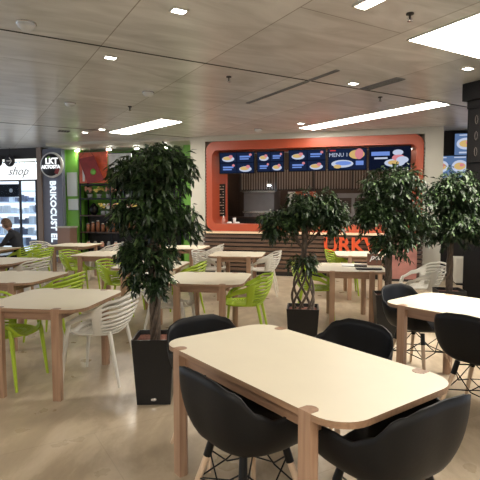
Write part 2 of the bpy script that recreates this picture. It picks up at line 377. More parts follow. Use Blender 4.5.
def make_black():
    r = empty('black_armchair', '', 'chair', (0, 0, 0), 0, 'black shell armchairs')
    nu, nv = 72, 20; vs = []; fs = []
    for j in range(1, nv+1):
        for i in range(nu): vs.append(shell_pt(-180+360*i/nu, j/nv, BP))
    vs.append(shell_pt(0, 0, BP)); c = len(vs)-1
    for j in range(nv-1):
        for i in range(nu): fs.append((j*nu+i, j*nu+(i+1) % nu, (j+1)*nu+(i+1) % nu, (j+1)*nu+i))
    fs += [(c, (i+1) % nu, i) for i in range(nu)]
    o = MB().add(vs, fs, 0, True).build('seat_shell', M['bshell'], r); solid(o, .012)
    wr = MB()
    T = {}
    for sx in (-1, 1):
        for sy in (-1, 1):
            a = Vector((sx*.125, sy*.125, .405)); b = Vector((sx*.235, sy*.225, 0)); T[sx, sy] = (a, b)
            l = MB().tube([a+(b-a)*.12, a+(b-a)*.5, b], [.017, .0165, .0115], 12).build('leg', M['maple'], r)
            MB().tube([a+Vector((0, 0, .02)), a+(b-a)*.2], [.019, .021], 12).build('leg_cap', M['wire'], l)
    def P(k, t): a, b = T[k]; return a+(b-a)*t
    for k1, k2 in (((-1, -1), (1, -1)), ((-1, 1), (1, 1)), ((-1, -1), (-1, 1)), ((1, -1), (1, 1))):
        m1 = (P(k1, .17)+P(k2, .17))/2; lo = (P(k1, .5)+P(k2, .5))/2+Vector((0, 0, .03))
        wr.tube([P(k1, .12), lo, P(k2, .5)], .0045, 6); wr.tube([P(k2, .12), lo+Vector((0, 0, .012)), P(k1, .5)], .0045, 6)
    wr.tube([P((-1, -1), .5), P((1, 1), .5)], .0045, 6).tube([P((-1, 1), .5)+Vector((0, 0, .01)), P((1, -1), .5)+Vector((0, 0, .01))], .0045, 6)
    wr.tube([P((-1, -1), .02), P((1, 1), .02)], .006, 6).tube([P((-1, 1), .02), P((1, -1), .02)], .006, 6)
    wr.build('wire_brace', M['wire'], r)
    return r
b0 = make_black(); used = [False]
def bc(x, y, face, lab):
    if not used[0]:
        used[0] = True; b0.location = (x, y, 0); b0.rotation_euler.z = rad(face-90); b0['label'] = lab
    else: dup(b0, (x, y, 0), rad(face-90), lab)
bc(.04, 2.30, 37, 'black armchair on the near left side of the large front table, seen from behind')
bc(.64, 2.06, 123, 'black armchair at the bottom right end of the large front table')
bc(-.13, 3.06, -53, 'black armchair at the far left end of the large front table, beside a tall planter')
bc(.60, 2.96, 217, 'black armchair on the far side of the large front table')
bc(1.68, 4.46, -53, 'black armchair at the far left end of the right table, beside a planter')
bc(1.80, 3.49, 38, 'black armchair on the near side of the right table, at the photo edge')

NP = dict(zs=.45, rs=.215, ax=1.05, bp=1.15,
          Z=[(0, .80), (25, .795), (45, .77), (90, .655), (125, .575), (150, .47), (165, .445), (180, .44)],
          R=[(0, .345), (30, .345), (60, .32), (90, .285), (125, .27), (150, .255), (180, .24)])
def make_net(m, cat):
    r = empty('slatted_armchair', '', 'chair', (0, 0, 0), 0, cat)
    nu, ns, nw = 72, 7, 17; nv = ns+nw
    vs = []; fs = []
    vv = [.5*j/ns for j in range(1, ns+1)]+[.5+.5*j/nw for j in range(1, nw+1)]
    for v in vv:
        for i in range(nu): vs.append(shell_pt(-180+360*i/nu, v, NP))
    vs.append(shell_pt(0, 0, NP)); c = len(vs)-1
    for j in range(nv-1):
        for i in range(nu):
            phi = abs(-180+360*(i+.5)/nu)
            if j < ns-1:
                if 1 <= j and (i+j) % 2 == 0 and (j % 2 == 0): continue         # perforated seat
            else:
                k = j-(ns-1)
                if phi < 60 and k % 2 == 1 and 1 <= k <= nw-2: continue          # slots in the back
                if 74 < phi < 136 and 2 <= k <= nw-5: continue                    # gap below the arm
            fs.append((j*nu+i, j*nu+(i+1) % nu, (j+1)*nu+(i+1) % nu, (j+1)*nu+i))
    fs += [(c, (i+1) % nu, i) for i in range(nu)]
    o = MB().add(vs, fs, 0, True).build('seat_shell', m, r); solid(o, .014)
    for sx in (-1, 1):
        MB().tube([(sx*.222, .165, .565), (sx*.225, .20, .44), (sx*.245, .245, 0)], [.014, .02, .012], 10).build('leg', m, r)
        MB().tube([(sx*.19, -.185, .47), (sx*.235, -.285, 0)], [.02, .012], 10).build('leg', m, r)
    return r
gproto = make_net(M['green'], 'lime green slatted armchairs'); wproto = make_net(M['white'], 'white slatted armchairs')
first = {'g': True, 'w': True}
def nc(k, x, y, face, lab):
    pr = gproto if k == 'g' else wproto
    lab = ('lime green' if k == 'g' else 'white')+' slatted plastic armchair '+lab
    if first[k]:
        first[k] = False; pr.location = (x, y, 0); pr.rotation_euler.z = rad(face-90); pr['label'] = lab
    else: dup(pr, (x, y, 0), rad(face-90), lab)
R, Lf = -8, 172
nc('w', -1.30, 4.36, Lf, 'at the right side of the nearest left table')
nc('g', -2.10, 4.25, R, 'under the left side of the nearest left table')
nc('g', -2.24, 5.70, Lf, 'at the second left table from the front')
nc('w', -3.36, 7.42, Lf, 'at the right side of the third table on the left edge')
nc('g', -4.02, 9.28, Lf, 'at the right of the table where the person sits')
nc('g', -4.58, 10.05, Lf, 'that the seated person sits on')
nc('w', -4.42, 11.0, R, 'left of the table before the vertical lettering')
nc('w', -2.98, 10.45, Lf, 'right of the table before the vertical lettering')
nc('g', -2.90, 8.72, R, 'left of the table beside the tallest plant')
nc('g', -1.74, 7.08, R, 'half hidden behind the left of the tallest plant')
nc('g', -.84, 6.86, Lf, 'right of the tallest plant, behind the middle table')
nc('w', -.80, 5.50, R, 'at the left of the middle table behind the thin trunk')
nc('g', .04, 5.60, Lf, 'at the right side of the middle table')
nc('w', -.70, 10.15, Lf, 'right of the farthest table by the pillar')
nc('w', -.52, 8.72, R, 'left of the table before the kiosk counter')
nc('w', .40, 8.62, Lf, 'right of the table before the kiosk counter')
nc('g', 1.06, 6.62, R, 'at the left of the table holding the magazine')
nc('g', 1.90, 8.72, R, 'at the left of the table below the kiosk letters')
nc('w', 2.52, 6.72, Lf, 'between the two rightmost plants')

# ------------------------------------------------------------------ plants
def plant(X, Y, lab, blobs, n, stems, seed, ang=0, pw=.165, ph=.53):
    rnd = random.Random(seed)
    r = empty('potted_ficus', lab, 'plant', (X, Y, 0), 0)
    T = Matrix.Rotation(ang, 4, 'Z')
    q = MB(); w0, w1 = pw*.8, pw
    q.frustum(w0, w1, 0, ph, 0, T, top=False); q.add([(sx*k, sy*k, z) for k, z in ((w1-.012, ph), (w1-.02, ph-.05)) for sx, sy in ((-1, -1), (1, -1), (1, 1), (-1, 1))], [(i, (i+1) % 4, (i+1) % 4+4, i+4) for i in range(4)], 0, False, T)
    a = w1; b_ = w1-.012
    q.add([(sx*k, sy*k, ph) for k in (a, b_) for sx, sy in ((-1, -1), (1, -1), (1, 1), (-1, 1))], [(i, (i+1) % 4, (i+1) % 4+4, i+4) for i in range(4)], 0, False, T)
    po = q.build('planter', M['pot'], r)
    MB().box(-w1+.022, w1-.022, -w1+.022, w1-.022, ph-.07, ph-.035, 0, T).build('bark_mulch', M['chip'], r)
    bd = MB().prism(rrect(-.022, .022, -.009, .009, .009, 4), -.002, .003, T=T @ Matrix.Translation((0, -w0-.006, .045)) @ UP)
    bd.build('badge', M['metal'], po)
    z0 = ph-.06; tr = MB()
    zc = blobs[0][2]
    for k in range(stems[0]):
        a0 = 2*PI*k/stems[0]+.4; pts = []; rr = []
        zt = stems[2]; N = 26
        for i in range(N+1):
            t = i/N; z = z0+(zt-z0)*t
            rad_ = (.02 if stems[4] > .015 else .035)+stems[1]*math.sin((.22+.78*t)*PI)*(1.05-.35*t)
            aa = a0+t*stems[3]
            pts.append((rad_*math.cos(aa), rad_*math.sin(aa), z)); rr.append(stems[4]-.004*t)
        tr.tube(pts, rr, 6)
    tr.tube([(0, 0, stems[2]-.05), (.02, 0, zc-.1), (-.01, .01, zc+.15)], [.03, .02, .008], 8)
    for (bx, by, bz, ra, rb, wt) in blobs:
        for k in range(5):
            e = Vector((bx+rnd.uniform(-.6, .6)*ra, by+rnd.uniform(-.6, .6)*ra, bz+rnd.uniform(-.3, .6)*rb))
            s0 = Vector((0, 0, min(bz-.2*rb, stems[2]+.1) if bz > stems[2] else bz-.05))
            tr.tube([s0, (s0+e)/2+Vector((0, 0, .04)), e], [.009, .006, .003], 5)
    tr.build('trunk', M['bark'], r)
    fo = MB(); tot = sum(b[5] for b in blobs)
    for (bx, by, bz, ra, rb, wt) in blobs:
        cl = []
        for _ in range(max(5, int(wt*6))):
            c_ = Vector((rnd.gauss(0, 1), rnd.gauss(0, 1), rnd.gauss(0, 1))).normalized()*rnd.uniform(.35, .9); cl.append(c_)
        for _ in range(int(n*wt/tot/9)):
            while 1:
                p = Vector((rnd.uniform(-1, 1), rnd.uniform(-1, 1), rnd.uniform(-1, 1)))
                if .12 < p.length < 1: break
            p = rnd.choice(cl)+p*.36 if rnd.random() < .78 else p*1.05
            st_ = Vector((bx+p.x*ra, by+p.y*ra, bz+p.z*rb))
            d = Vector((p.x, p.y, rnd.uniform(-.2, .5))).normalized()
            for k in range(9):
                d = (d+Vector((rnd.uniform(-.25, .25), rnd.uniform(-.25, .25), rnd.uniform(-.22, .02)))).normalized()
                st_ = st_+d*.014
                ld = (d*.7+Vector((rnd.uniform(-1, 1), rnd.uniform(-1, 1), rnd.uniform(-1.1, .5)))).normalized()
                sd = ld.cross(Vector((rnd.uniform(-.5, .5), rnd.uniform(-.5, .5), 1))).normalized(); up = sd.cross(ld)
                ln = rnd.uniform(.045, .085); wd = ln*.19; dr = Vector((0, 0, -ln*.18))
                o = st_
                vs = [o, o+ld*ln*.4+sd*wd+up*wd*.3, o+ld*ln*.42, o+ld*ln*.4-sd*wd+up*wd*.3, o+ld*ln*.75+sd*wd*.6+dr*.5, o+ld*ln*.78+dr*.6, o+ld*ln*.75-sd*wd*.6+dr*.5, o+ld*ln+dr]
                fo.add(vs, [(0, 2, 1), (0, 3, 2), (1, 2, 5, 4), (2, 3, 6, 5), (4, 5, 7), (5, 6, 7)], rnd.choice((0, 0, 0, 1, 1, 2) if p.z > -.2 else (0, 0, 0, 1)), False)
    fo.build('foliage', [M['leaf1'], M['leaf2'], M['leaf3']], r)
    return r
plant(-.69, 3.85, 'tall dense ficus in a black planter, left of centre behind the front table',
      [(-.02, 0, 1.86, .26, .19, 4.6), (-.06, .0, 1.54, .19, .21, 3.4), (.17, 0, 1.47, .13, .13, 1.5), (-.05, 0, 1.22, .14, .16, 1.9), (-.05, 0, 1.02, .09, .12, 1)], 8000, (6, .012, 1.4, 6, .017), 3, rad(2))
plant(.66, 4.98, 'ficus with open twisted stems, in the planter in front of the orange counter',
      [(.10, 0, 1.58, .22, .14, 3.6), (-.23, 0, 1.42, .12, .16, 2.4), (.31, 0, 1.44, .10, .13, 1.6), (.04, 0, 1.43, .12, .10, 1), (-.0, 0, 1.0, .07, .08, .6)], 5000, (7, .085, 1.02, 2.6, .014), 5, rad(-8))
plant(1.80, 5.78, 'bushy ficus right of the kiosk letters, beside the table with the magazine',
      [(.03, 0, 1.82, .30, .24, 4), (-.15, 0, 1.50, .21, .20, 2.4), (.24, 0, 1.42, .20, .28, 2.8), (.06, 0, 1.14, .20, .18, 1.6)], 9200, (5, .005, 1.3, 5, .02), 8, rad(-8))
plant(2.66, 6.05, 'rightmost ficus, standing next to the black column',
      [(.04, 0, 1.73, .30, .26, 4), (.06, 0, 1.34, .32, .28, 3.5)], 8400, (4, .005, 1.25, 5, .02), 12, rad(-8))

# ------------------------------------------------------------------ black column on the right
r = empty('black_column', 'black column at the right edge with a faint chalk menu board', 'column', G(6.18, 4.36, 0), CA)
# local x along a, y along n ; visible face is x = 0 running to -y
MB().box(.06, 1.2, -1.2, 0, 0, 3.0).build('shaft', M['chalk'], r)
MB().prism([(-.02, -1.3), (1.3, -1.3), (1.3, .04), (-.02, .04)], 3.06, CZ).prism([(.04, -1.2), (1.2, -1.2), (1.2, .0), (.04, .0)], 2.95, 3.06).build('cap', M['chalk'], r)
bd = MB().box(.03, .06, -1.15, -.04, 2.2, 2.93).build('menu_board', M['chalk'], r)
mk = MB(); rr_ = random.Random(2)
for i in range(5):
    for j in range(3):
        y = -.16-.2*i; z = 2.78-.22*j; pts = []
        k = rr_.randint(0, 2)
        for t in range(9):
            a = 2*PI*t/8
            pts.append((.026, y+(.05+.02*k)*math.cos(a)*(1 if k else .4), z+.06*math.sin(a)))
        mk.tube(pts, .004, 4)
mk.build('chalk_drawing', M['chalkline'], bd)

# ------------------------------------------------------------------ orange kiosk
r = empty('orange_archway', 'orange rounded frame surrounding the food kiosk opening', 'shop front', W(.44, 0, 0), FA)
x0, x1, z0, z1 = 0, 4.96, 1.0, 3.16
out = rrect(x0, x1, z0, z1, .22, 8); inn = rrect(x0+.15, x1-.14, z0+.17, z1-.21, .14, 8); bk = rrect(x0+.36, x1-.24, z0+.17, z1-.24, .12, 8)
n_ = len(out); m = MB()
vs = [(x, -.06, z) for x, z in out]+[(x, -.06, z) for x, z in inn]+[(x, .55, z) for x, z in bk]+[(x, .55, z) for x, z in out]
m.add(vs, [(i, (i+1) % n_, (i+1) % n_+n_, i+n_) for i in range(n_)]+[(i+n_, (i+1) % n_+n_, (i+1) % n_+2*n_, i+2*n_) for i in range(n_)]+[(i+3*n_, (i+1) % n_+3*n_, (i+1) % n_, i) for i in range(n_)])
m.build('arch', M['orange'], r)
for sx in (0, 4.96):
    rb = MB(); rb.box(sx-.012, sx+.012, -.03, .0, 1.2, 2.95)
    for k in range(22): rb.box(sx-.022, sx+.022, -.045, .0, 1.25+k*.075, 1.275+k*.075)
    rb.build('rib_strip', M['dark'], r)
lp = MB()
for k in range(6): lp.lathe([(.05, -.05), (.055, 0)], 12, T=Matrix.Translation((.75+.8*k, .3, 2.93)))
lp.build('downlight_rims', M['metal'], r)
lp = MB()
for k in range(6): lp.lathe([(.035, -.056), (.035, -.05)], 12, T=Matrix.Translation((.75+.8*k, .3, 2.93)))
lp.build('downlight_lenses', M['lamp'], r)

r = empty('kiosk_counter', 'long kiosk counter of dark horizontal wooden slats with a pale lip', 'counter', W(.44, 0, 0), FA)
pts = rrect(-.02, 4.98, -.42, .5, .16, 6)
MB().prism(rrect(-.04, 4.99, -.44, .5, .17, 6), .965, 1.0).build('counter_lip', M['lip'], r)
s_ = MB()
for k in range(9):
    s_.prism(rrect(-.01, 4.97, -.40+.012*math.sin(k*1.3), .5, .15, 6), .10+k*.096, .10+k*.096+.062)
s_.build('slats', M['slat'], r)
MB().prism(rrect(.02, 4.94, -.36, .5, .13, 6), 0, .96).build('carcass', M['dark'], r)
lt = MB(); text_mb(lt, 'URKW', .45, .02, Matrix.Translation((3.55, -.45, .73)) @ UP, bold=.012)
lt.build('orange_letters', mat('letter_orange', (.75, .10, .03), .4), r, label='orange letters URKW on the slatted front')

def screen(s, w, zc, h, kind, lab, d=.03, tilt=4):
    r = empty('menu_screen', lab, 'menu screen', W(s+w/2, d, zc), FA, 'menu screens over the kiosk counter')
    T = Matrix.Rotation(rad(tilt), 4, 'X')
    MB().box(-w/2, w/2, .0, .05, -h/2, h/2, 0, T).build('casing', M['chalk'], r)
    m = MB(); y = -.003; a = w/2-.015; b = h/2-.015
    def rc(x0, x1, z0, z1, mi, dy=0): m.add([(x0, y-dy, z0), (x1, y-dy, z0), (x1, y-dy, z1), (x0, y-dy, z1)], [(0, 1, 2, 3)], mi, False, T)
    def el(cx, cz, rx, rz_, mi, dy=.002):
        m.add([(cx+rx*math.cos(2*PI*k/20), y-dy, cz+rz_*math.sin(2*PI*k/20)) for k in range(20)], [tuple(range(20))], mi, False, T)
    rc(-a, a, -b, b, 0)
    if kind == 'quad':
        for ix in (-1, 1):
            for iz in (-1, 1):
                cx, cz = ix*a*.5, iz*b*.5
                rc(cx-a*.47, cx+a*.47, cz-b*.44, cz+b*.44, 1, .001)
                off = -ix*iz
                if ix*iz < 0:
                    el(cx, cz-b*.12, a*.36, b*.27, 2); el(cx-a*.05, cz-b*.06, a*.26, b*.18, 3, .003); el(cx+a*.15, cz+b*.1, a*.12, b*.16, 4, .004)
                else:
                    rc(cx-a*.32, cx+a*.3, cz+b*.0, cz+b*.16, 5, .002); rc(cx-a*.32, cx+a*.2, cz-b*.2, cz-b*.08, 5, .002); el(cx+a*.3, cz+b*.25, a*.08, b*.12, 4, .003)
    elif kind == 'big':
        rc(-a*.9, a*.0, b*.25, b*.6, 5, .001); rc(-a*.75, -a*.1, -b*.05, b*.1, 2, .001)
        el(a*.25, -b*.4, a*.5, b*.35, 2); el(a*.42, b*.05, a*.3, b*.28, 4, .003); el(a*.4, b*.5, a*.26, b*.25, 2, .003); el(a*.62, -b*.15, a*.3, b*.3, 2, .004); el(a*.2, -b*.38, a*.28, b*.2, 3, .004)
    elif kind == 'menu':
        rc(-a*.95, a*.95, -b*.9, b*.95, 1, .001)
        el(a*.5, b*.45, a*.4, b*.42, 3); el(a*.62, b*.5, a*.22, b*.5, 4, .003); el(-a*.25, -b*.4, a*.58, b*.36, 2); el(-a*.2, -b*.35, a*.42, b*.2, 5, .003); el(-a*.5, -b*.65, a*.2, b*.18, 3, .004)
        rc(a*.45, a*.85, -b*.55, -b*.15, 5, .002); rc(-a*.9, -a*.6, b*.8, b*.9, 6, .002)
        text_mb(m, 'MENU 1', h*.24, 0, T @ Matrix.Translation((-a*.45, y-.004, b*.42)) @ UP, 2)
    elif kind == 'plates':
        for cx in (-a*.5, a*.5):
            el(cx, b*.05, a*.42, b*.55, 2); el(cx, b*.05, a*.3, b*.33, 3, .003); el(cx+a*.1, b*.15, a*.12, b*.15, 4, .004)
            rc(cx-a*.3, cx+a*.3, -b*.85, -b*.7, 2, .002); rc(cx-a*.3, cx+a*.3, b*.8, b*.9, 2, .002)
    m.build('picture', [M['scr3' if kind == 'plates' else 'scr'], M['scr2'], M['plate'], M['food'], M['food2'], M['txt'], M['txtr']], r)
    return r
screen(.745, .88, 2.645, .52, 'quad', 'leftmost menu screen above the kiosk counter, dish photos on blue')
screen(1.68, .66, 2.65, .49, 'quad', 'narrow menu screen, second from left above the kiosk counter')
screen(2.44, .87, 2.66, .51, 'quad', 'middle menu screen above the kiosk counter, dish photos in four fields')
screen(3.34, .88, 2.66, .51, 'menu', 'menu screen reading MENU 1, second from right above the kiosk counter')
screen(4.25, .90, 2.66, .53, 'big', 'rightmost menu screen above the kiosk counter, one large pale dish picture')
r2 = screen(6.08, .95, 2.97, .50, 'plates', 'upper menu screen on the black wall right of the kiosk', d=.46, tilt=0); r2['group'] = 'screens right of the kiosk'
r2 = screen(5.55, .83, 2.48, .52, 'plates', 'lower menu screen with two oval plates, on the black wall right of the kiosk', d=.5, tilt=0); r2['group'] = 'screens right of the kiosk'
r2.location = W(6.02, .5, 2.48)
# narrow boards at the left inside the frame
r = empty('price_board', 'small dark price board with tiny rows of writing, left inside the orange frame', 'menu board', W(.71, .22, 1.75), FA+rad(-14))
MB().box(-.13, .13, 0, .03, -.40, .40).build('board', M['chalk'], r)
m = MB()
for k in range(11): m.box(-.1, .02+.05*math.sin(k*2.1), -.004, 0, .33-k*.066, .35-k*.066); m.box(.07, .1, -.004, 0, .33-k*.066, .35-k*.066)
m.build('price_rows', mat('price_text', (.35, .3, .25), .6), r)
# back of house
m = MB()
r = empty('slatted_screen', 'pale vertical slats lit from behind, above the kiosk kitchen', 'slatted screen', W(.9, 1.3, 0), FA)
for k in range(58):
    m.box(.0+k*.068, .024+k*.068, 0, .04, 2.05, 2.56)
m.build('slats', mat('pale_slat', (.22, .19, .17), .5), r)
m = MB().box(-.02, 3.98, .04, .07, 2.03, 2.07).box(-.02, 3.98, .04, .07, 2.54, 2.58)
for k in range(5): m.box(k*.98, k*.98+.05, -.02, .07, 2.0, 2.6)
m.build('slat_rails', M['dark'], r)
r = empty('kitchen_hood', 'large grey steel hood wall at the left of the kiosk kitchen', 'kitchen unit', W(1.4, 1.5, 0), FA)
MB().box(-.42, .42, 0, .9, 1.45, 2.03).build('hood_body', M['steel'], r)
MB().box(-.45, .45, -.03, 0, 1.42, 1.48).box(-.45, .45, -.03, 0, 1.98, 2.03).build('hood_trim', M['metal'], r)
m = MB()
r = empty('kitchen_worktop', 'dark low kitchen worktop behind the kiosk counter', 'worktop', W(2.8, 1.4, 0), FA)
MB().box(-2.2, 2.3, 0, .8, 0, 1.28).build('cabinet_body', M['dark'], r)
MB().box(-2.22, 2.32, -.03, .8, 1.28, 1.32).build('worktop', M['dbrown'], r)
r = empty('food_tray_rail', 'row of small steel food pans on the kitchen worktop', 'food pans', W(1.4, 1.45, 1.32), FA)
for k in range(4):
    MB().box(-.4+k*.2, -.22+k*.2, 0, .2, 0, .09).build('food_pan', M['steel'], r)
r = empty('wall_poster', 'red and white poster on the kitchen wall, behind the twisted plant', 'poster', W(2.45, 1.75, 1.8), FA)
MB().box(-.25, .45, 0, .02, -.2, .2).build('print', M['red2'], r); MB().box(-.3, -.1, -.01, 0, -.2, .2).build('white_field', M['paper'], r)
r = empty('oven_unit', 'tall brown and steel oven at the right of the kiosk kitchen', 'kitchen unit', W(3.9, 1.55, 1.32), FA)
MB().box(-.5, .9, 0, .6, 0, .62).build('oven_body', M['steel'], r)
for k in range(3): MB().box(-.42+k*.44, -.06+k*.44, -.015, 0, .1, .5).build('oven_door', M['dbrown'], r)
# fill tubes added to brighten kitchen and white shop, plus the bright work lamp
def tube_lamp(nm, s, d, z, L, mt, lab):
    r = empty(nm, lab, 'lamp', W(s, d, z), FA)
    MB().box(-L/2, L/2, -.04, .04, 0, .04).build('housing', M['offw'], r)
    MB().box(-L/2+.02, L/2-.02, -.03, .03, -.02, -.001).build('light_tube', mt, r)
tube_lamp('tube_lamp', 2.9, 1.9, 3.1, 4.2, M['warm'], 'added fill tube lighting the kiosk kitchen')
tube_lamp('tube_lamp', 2.9, .85, 3.1, 4.0, M['warm'], 'added fill tube lighting the front of the slatted kiosk screen')
tube_lamp('tube_lamp', 1.75, 1.15, 2.16, .12, M['cool'], 'short bright work lamp over the kitchen hood')
tube_lamp('tube_lamp', -6.4, 2.0, 2.93, 2.4, M['cool'], 'added fill tube inside the white shop, along the left')
tube_lamp('tube_lamp', -6.4, 1.35, 2.93, 2.4, M['cool'], 'added fill tube inside the white shop, close to the window')
# things on the kiosk counter
r = empty('paper_cup', 'white paper cup on the left of the kiosk counter', 'cup', W(1.08, .2, 1.168)); MB().lathe([(.03, 0), (.042, .14)], 14).build('cup_body', M['paper'], r); MB().lathe([(.044, .14), (.04, .155)], 14).build('cup_lid', M['paper'], r)
r = empty('serving_tray', 'pale serving tray with wrapped food on the kiosk counter', 'tray', W(1.1, .02, 1.168), FA)
MB().prism(rrect(-.28, .28, -.05, .1, .03, 4), 0, .02).build('tray_base', M['poster'], r); MB().lathe([(.05, .02), (.07, .04), (.04, .06)], 12, T=Matrix.Translation((-.1, 0, 0))).lathe([(.05, .02), (.06, .04), (.03, .06)], 12, T=Matrix.Translation((.1, .02, 0))).build('wrapped_food', M['paper'], r)
r = empty('sauce_bottle', 'orange pink sauce bottle by the price board', 'bottle', W(.86, -.0, 1.168)); MB().lathe([(.04, 0), (.042, .12), (.02, .16)], 14).build('bottle_body', M['poster'], r); MB().lathe([(.016, .16), (.008, .21)], 10).build('bottle_cap', M['paper'], r)

# cabinet right of the kiosk pillar
r = empty('low_cabinet', 'low cream cabinet on the floor between pillar and black column', 'cabinet', W(6.22, -.75, 0), FA)
MB().box(-.22, .22, 0, .45, .04, .55).build('cabinet_body', M['offw'], r); MB().box(-.21, -.005, -.02, 0, .06, .53).build('door', M['offw'], r); MB().box(.005, .21, -.02, 0, .06, .53).build('door', M['offw'], r)
MB().box(-.2, .2, .02, .42, 0, .04).build('plinth', M['dark'], r)
r = empty('card_terminal', 'small device with a blue display on the low cream cabinet', 'device', W(6.32, -.62, .55), FA)
MB().prism(rrect(-.05, .05, -.04, .06, .02, 4), 0, .05).build('body', M['paper'], r); MB().box(-.04, .04, -.045, -.04, .01, .045).build('display', M['bluel'], r)
r = empty('painted_light_sheet', 'added panel imitating pinkish light on the right end of the kiosk counter', 'panel', W(4.85, -.52, 0), FA)
MB().box(-.22, .42, 0, .04, .05, .92).build('panel_sheet', M['poster'], r)  # coloured sheet stands in for pinkish light on the counter's slatted end
MB().box(-.24, .44, -.01, .05, 0, .05).build('panel_foot', M['dark'], r)

# ------------------------------------------------------------------ white shop on the left
r = empty('shop_sign', 'white lit sign with slanted lettering shop, upper left', 'sign', W(-7.2, .8, 2.63), FA)
MB().box(-2, 2.2, 0, .12, -.24, .24).build('sign_panel', M['wsign'], r)
m = MB(); text_mb(m, 'shop', .36, .006, Matrix.Translation((1.52, -.01, -.0)) @ UP, shear=.45, bold=-.003); m.build('lettering', M['ink'], r)
r = empty('light_strip', 'thin pale light strip above the shop sign', 'lit strip', W(-7.2, .85, 2.95), FA)
MB().box(-2, 2.2, 0, .1, -.035, .045).build('diffuser', M['wstrip'], r)
MB().box(-2, 2.2, -.01, .1, -.062, -.036).build('edge_rail', M['dark'], r)
MB().box(-9.2, -5.0, .82, 1.0, 3.0, CZ).build('trim_9', M['dark'], **FS, kind='structure')
def disc_sign(s, lab, arrow=True):
    r = empty('round_sign', lab, 'sign', W(s, .70, 2.93), FA)
    T = UP
    MB().lathe([(.165, -.02), (.17, 0), (.165, .02)], 28, T=T).build('disc', M['ink'], r)
    m = MB()
    m.box(-.09, .08, -.026, -.021, -.012, .012)
    for q_ in (-1, 1): m.add([(.09, -.026, -.014), (.09, -.026, .014), (-.0, -.026, q_*.1+.012), (-.0, -.026, q_*.1-.012)], [(0, 1, 2, 3)])
    m.build('arrow', M['paper'], r)
    MB().tube([(0, .0, .16), (0, .0, CZ-2.93)], .008, 6).build('hanger', M['wire'], r)
disc_sign(-5.87, 'round black sign with a white arrow pointing right')
disc_sign(-6.30, 'round black arrow sign cut by the left photo edge')
MB().box(-9.2, -5.0, .86, .875, .12, 2.37).build('window_1', M['glass'], **FS, kind='structure')
f = MB().box(-9.2, -5.0, .84, .9, 2.35, 2.4).box(-9.2, -5.0, .84, .9, 0, .12).box(-5.12, -5.0, .82, .92, 0, 2.4).box(-5.70, -5.66, .84, .9, .12, 2.35)
f.build('trim_10', M['dark'], **FS, kind='structure')
r = empty('display_shelving', 'white lit shelving with small goods behind the shop window', 'shelves', W(-6.5, 2.2, 0), FA)
bm_ = MB().box(-1.6, 1.1, .35, .4, .1, 2.5).build('back_panel', M['wsign'], r)  # back panel made to glow, standing in for the bright shop interior
for k in range(6): MB().box(-1.6, 1.1, 0, .36, .3+k*.36, .33+k*.36).build('shelf', M['shelfw'], r)
rq = random.Random(5)
k_ = 0
for lv in range(5):
    x = -8.0+rq.random()*.1
    while x < -5.5:
        w = rq.uniform(.08, .2); h = rq.uniform(.12, .26)
        mt = rq.choice([M['shelfw'], M['bluegrey'], M['paper'], M['bluegrey'], M['paper']])
        MB().box(0, w, 0, .12, 0, h).build('product_box', mt, None, W(x, 2.24, .33+lv*.36), FA, label='small boxed product on the lit shelves behind the shop window', category='box', group='goods in the white shop')
        x += w+rq.uniform(.03, .12)
r = empty('hanging_panel', 'dark navy panel with a pale round emblem in the shop window', 'sign', W(-6.05, .93, 2.08), FA)
MB().box(-.6, .26, 0, .03, -.19, .19).build('board', M['navy'], r); MB().lathe([(.06, 0), (.06, .01)], 16, T=UP).build('emblem', M['paper'], r)
# round sign and vertical letters on the blue grey pillar
r = empty('round_logo_sign', 'round black sign with white block lettering on the blue grey pillar', 'sign', W(-4.38, .62, 2.77), FA)
MB().lathe([(.35, -.03), (.36, 0), (.35, .06)], 36, T=UP).build('rim', M['paper'], r)
MB().lathe([(.31, .061), (.31, .067)], 36, T=UP).build('face', M['ink'], r)
yl = -.074
m = MB(); text_mb(m, 'LKT', .23, .004, Matrix.Translation((.03, yl, .1)) @ UP, bold=.008); text_mb(m, 'AKTOSTA', .135, .004, Matrix.Translation((.0, yl, -.06)) @ UP, bold=.006); m.build('lettering', M['wsign'], r)
m = MB(); m.prism(rrect(-.06, .06, -.09, .09, .03, 4), -.004, .004, T=Matrix.Translation((.2, yl, -.17)) @ UP @ Matrix.Rotation(rad(-25), 4, 'Z')); m.build('red_mark', M['red'], r)
m = MB(); m.add([(-.2, yl, .15), (-.05, yl, .25), (.02, yl, .2), (-.08, yl, .17)], [(0, 1, 2, 3)]); m.build('green_leaf_mark', M['gwall'], r)
r = empty('vertical_lettering', 'white lit capital letters running down the blue grey pillar', 'lettering', W(-4.50, .775, 1.46), FA)
m = MB(); text_mb(m, 'BRIKOCUST EL', .36, .012, Matrix.Rotation(rad(90), 4, 'Y') @ UP @ Matrix.Identity(4), bold=.008)
# squeeze to the height of the pillar
ys = [v[2] for v in m.v]; k = 1.76/(max(ys)-min(ys)); m.v = [(v[0]*.72, v[1], v[2]*k) for v in m.v]
m.build('letters', glow('letter_white', (.8, .92, 1), 1.0), r)

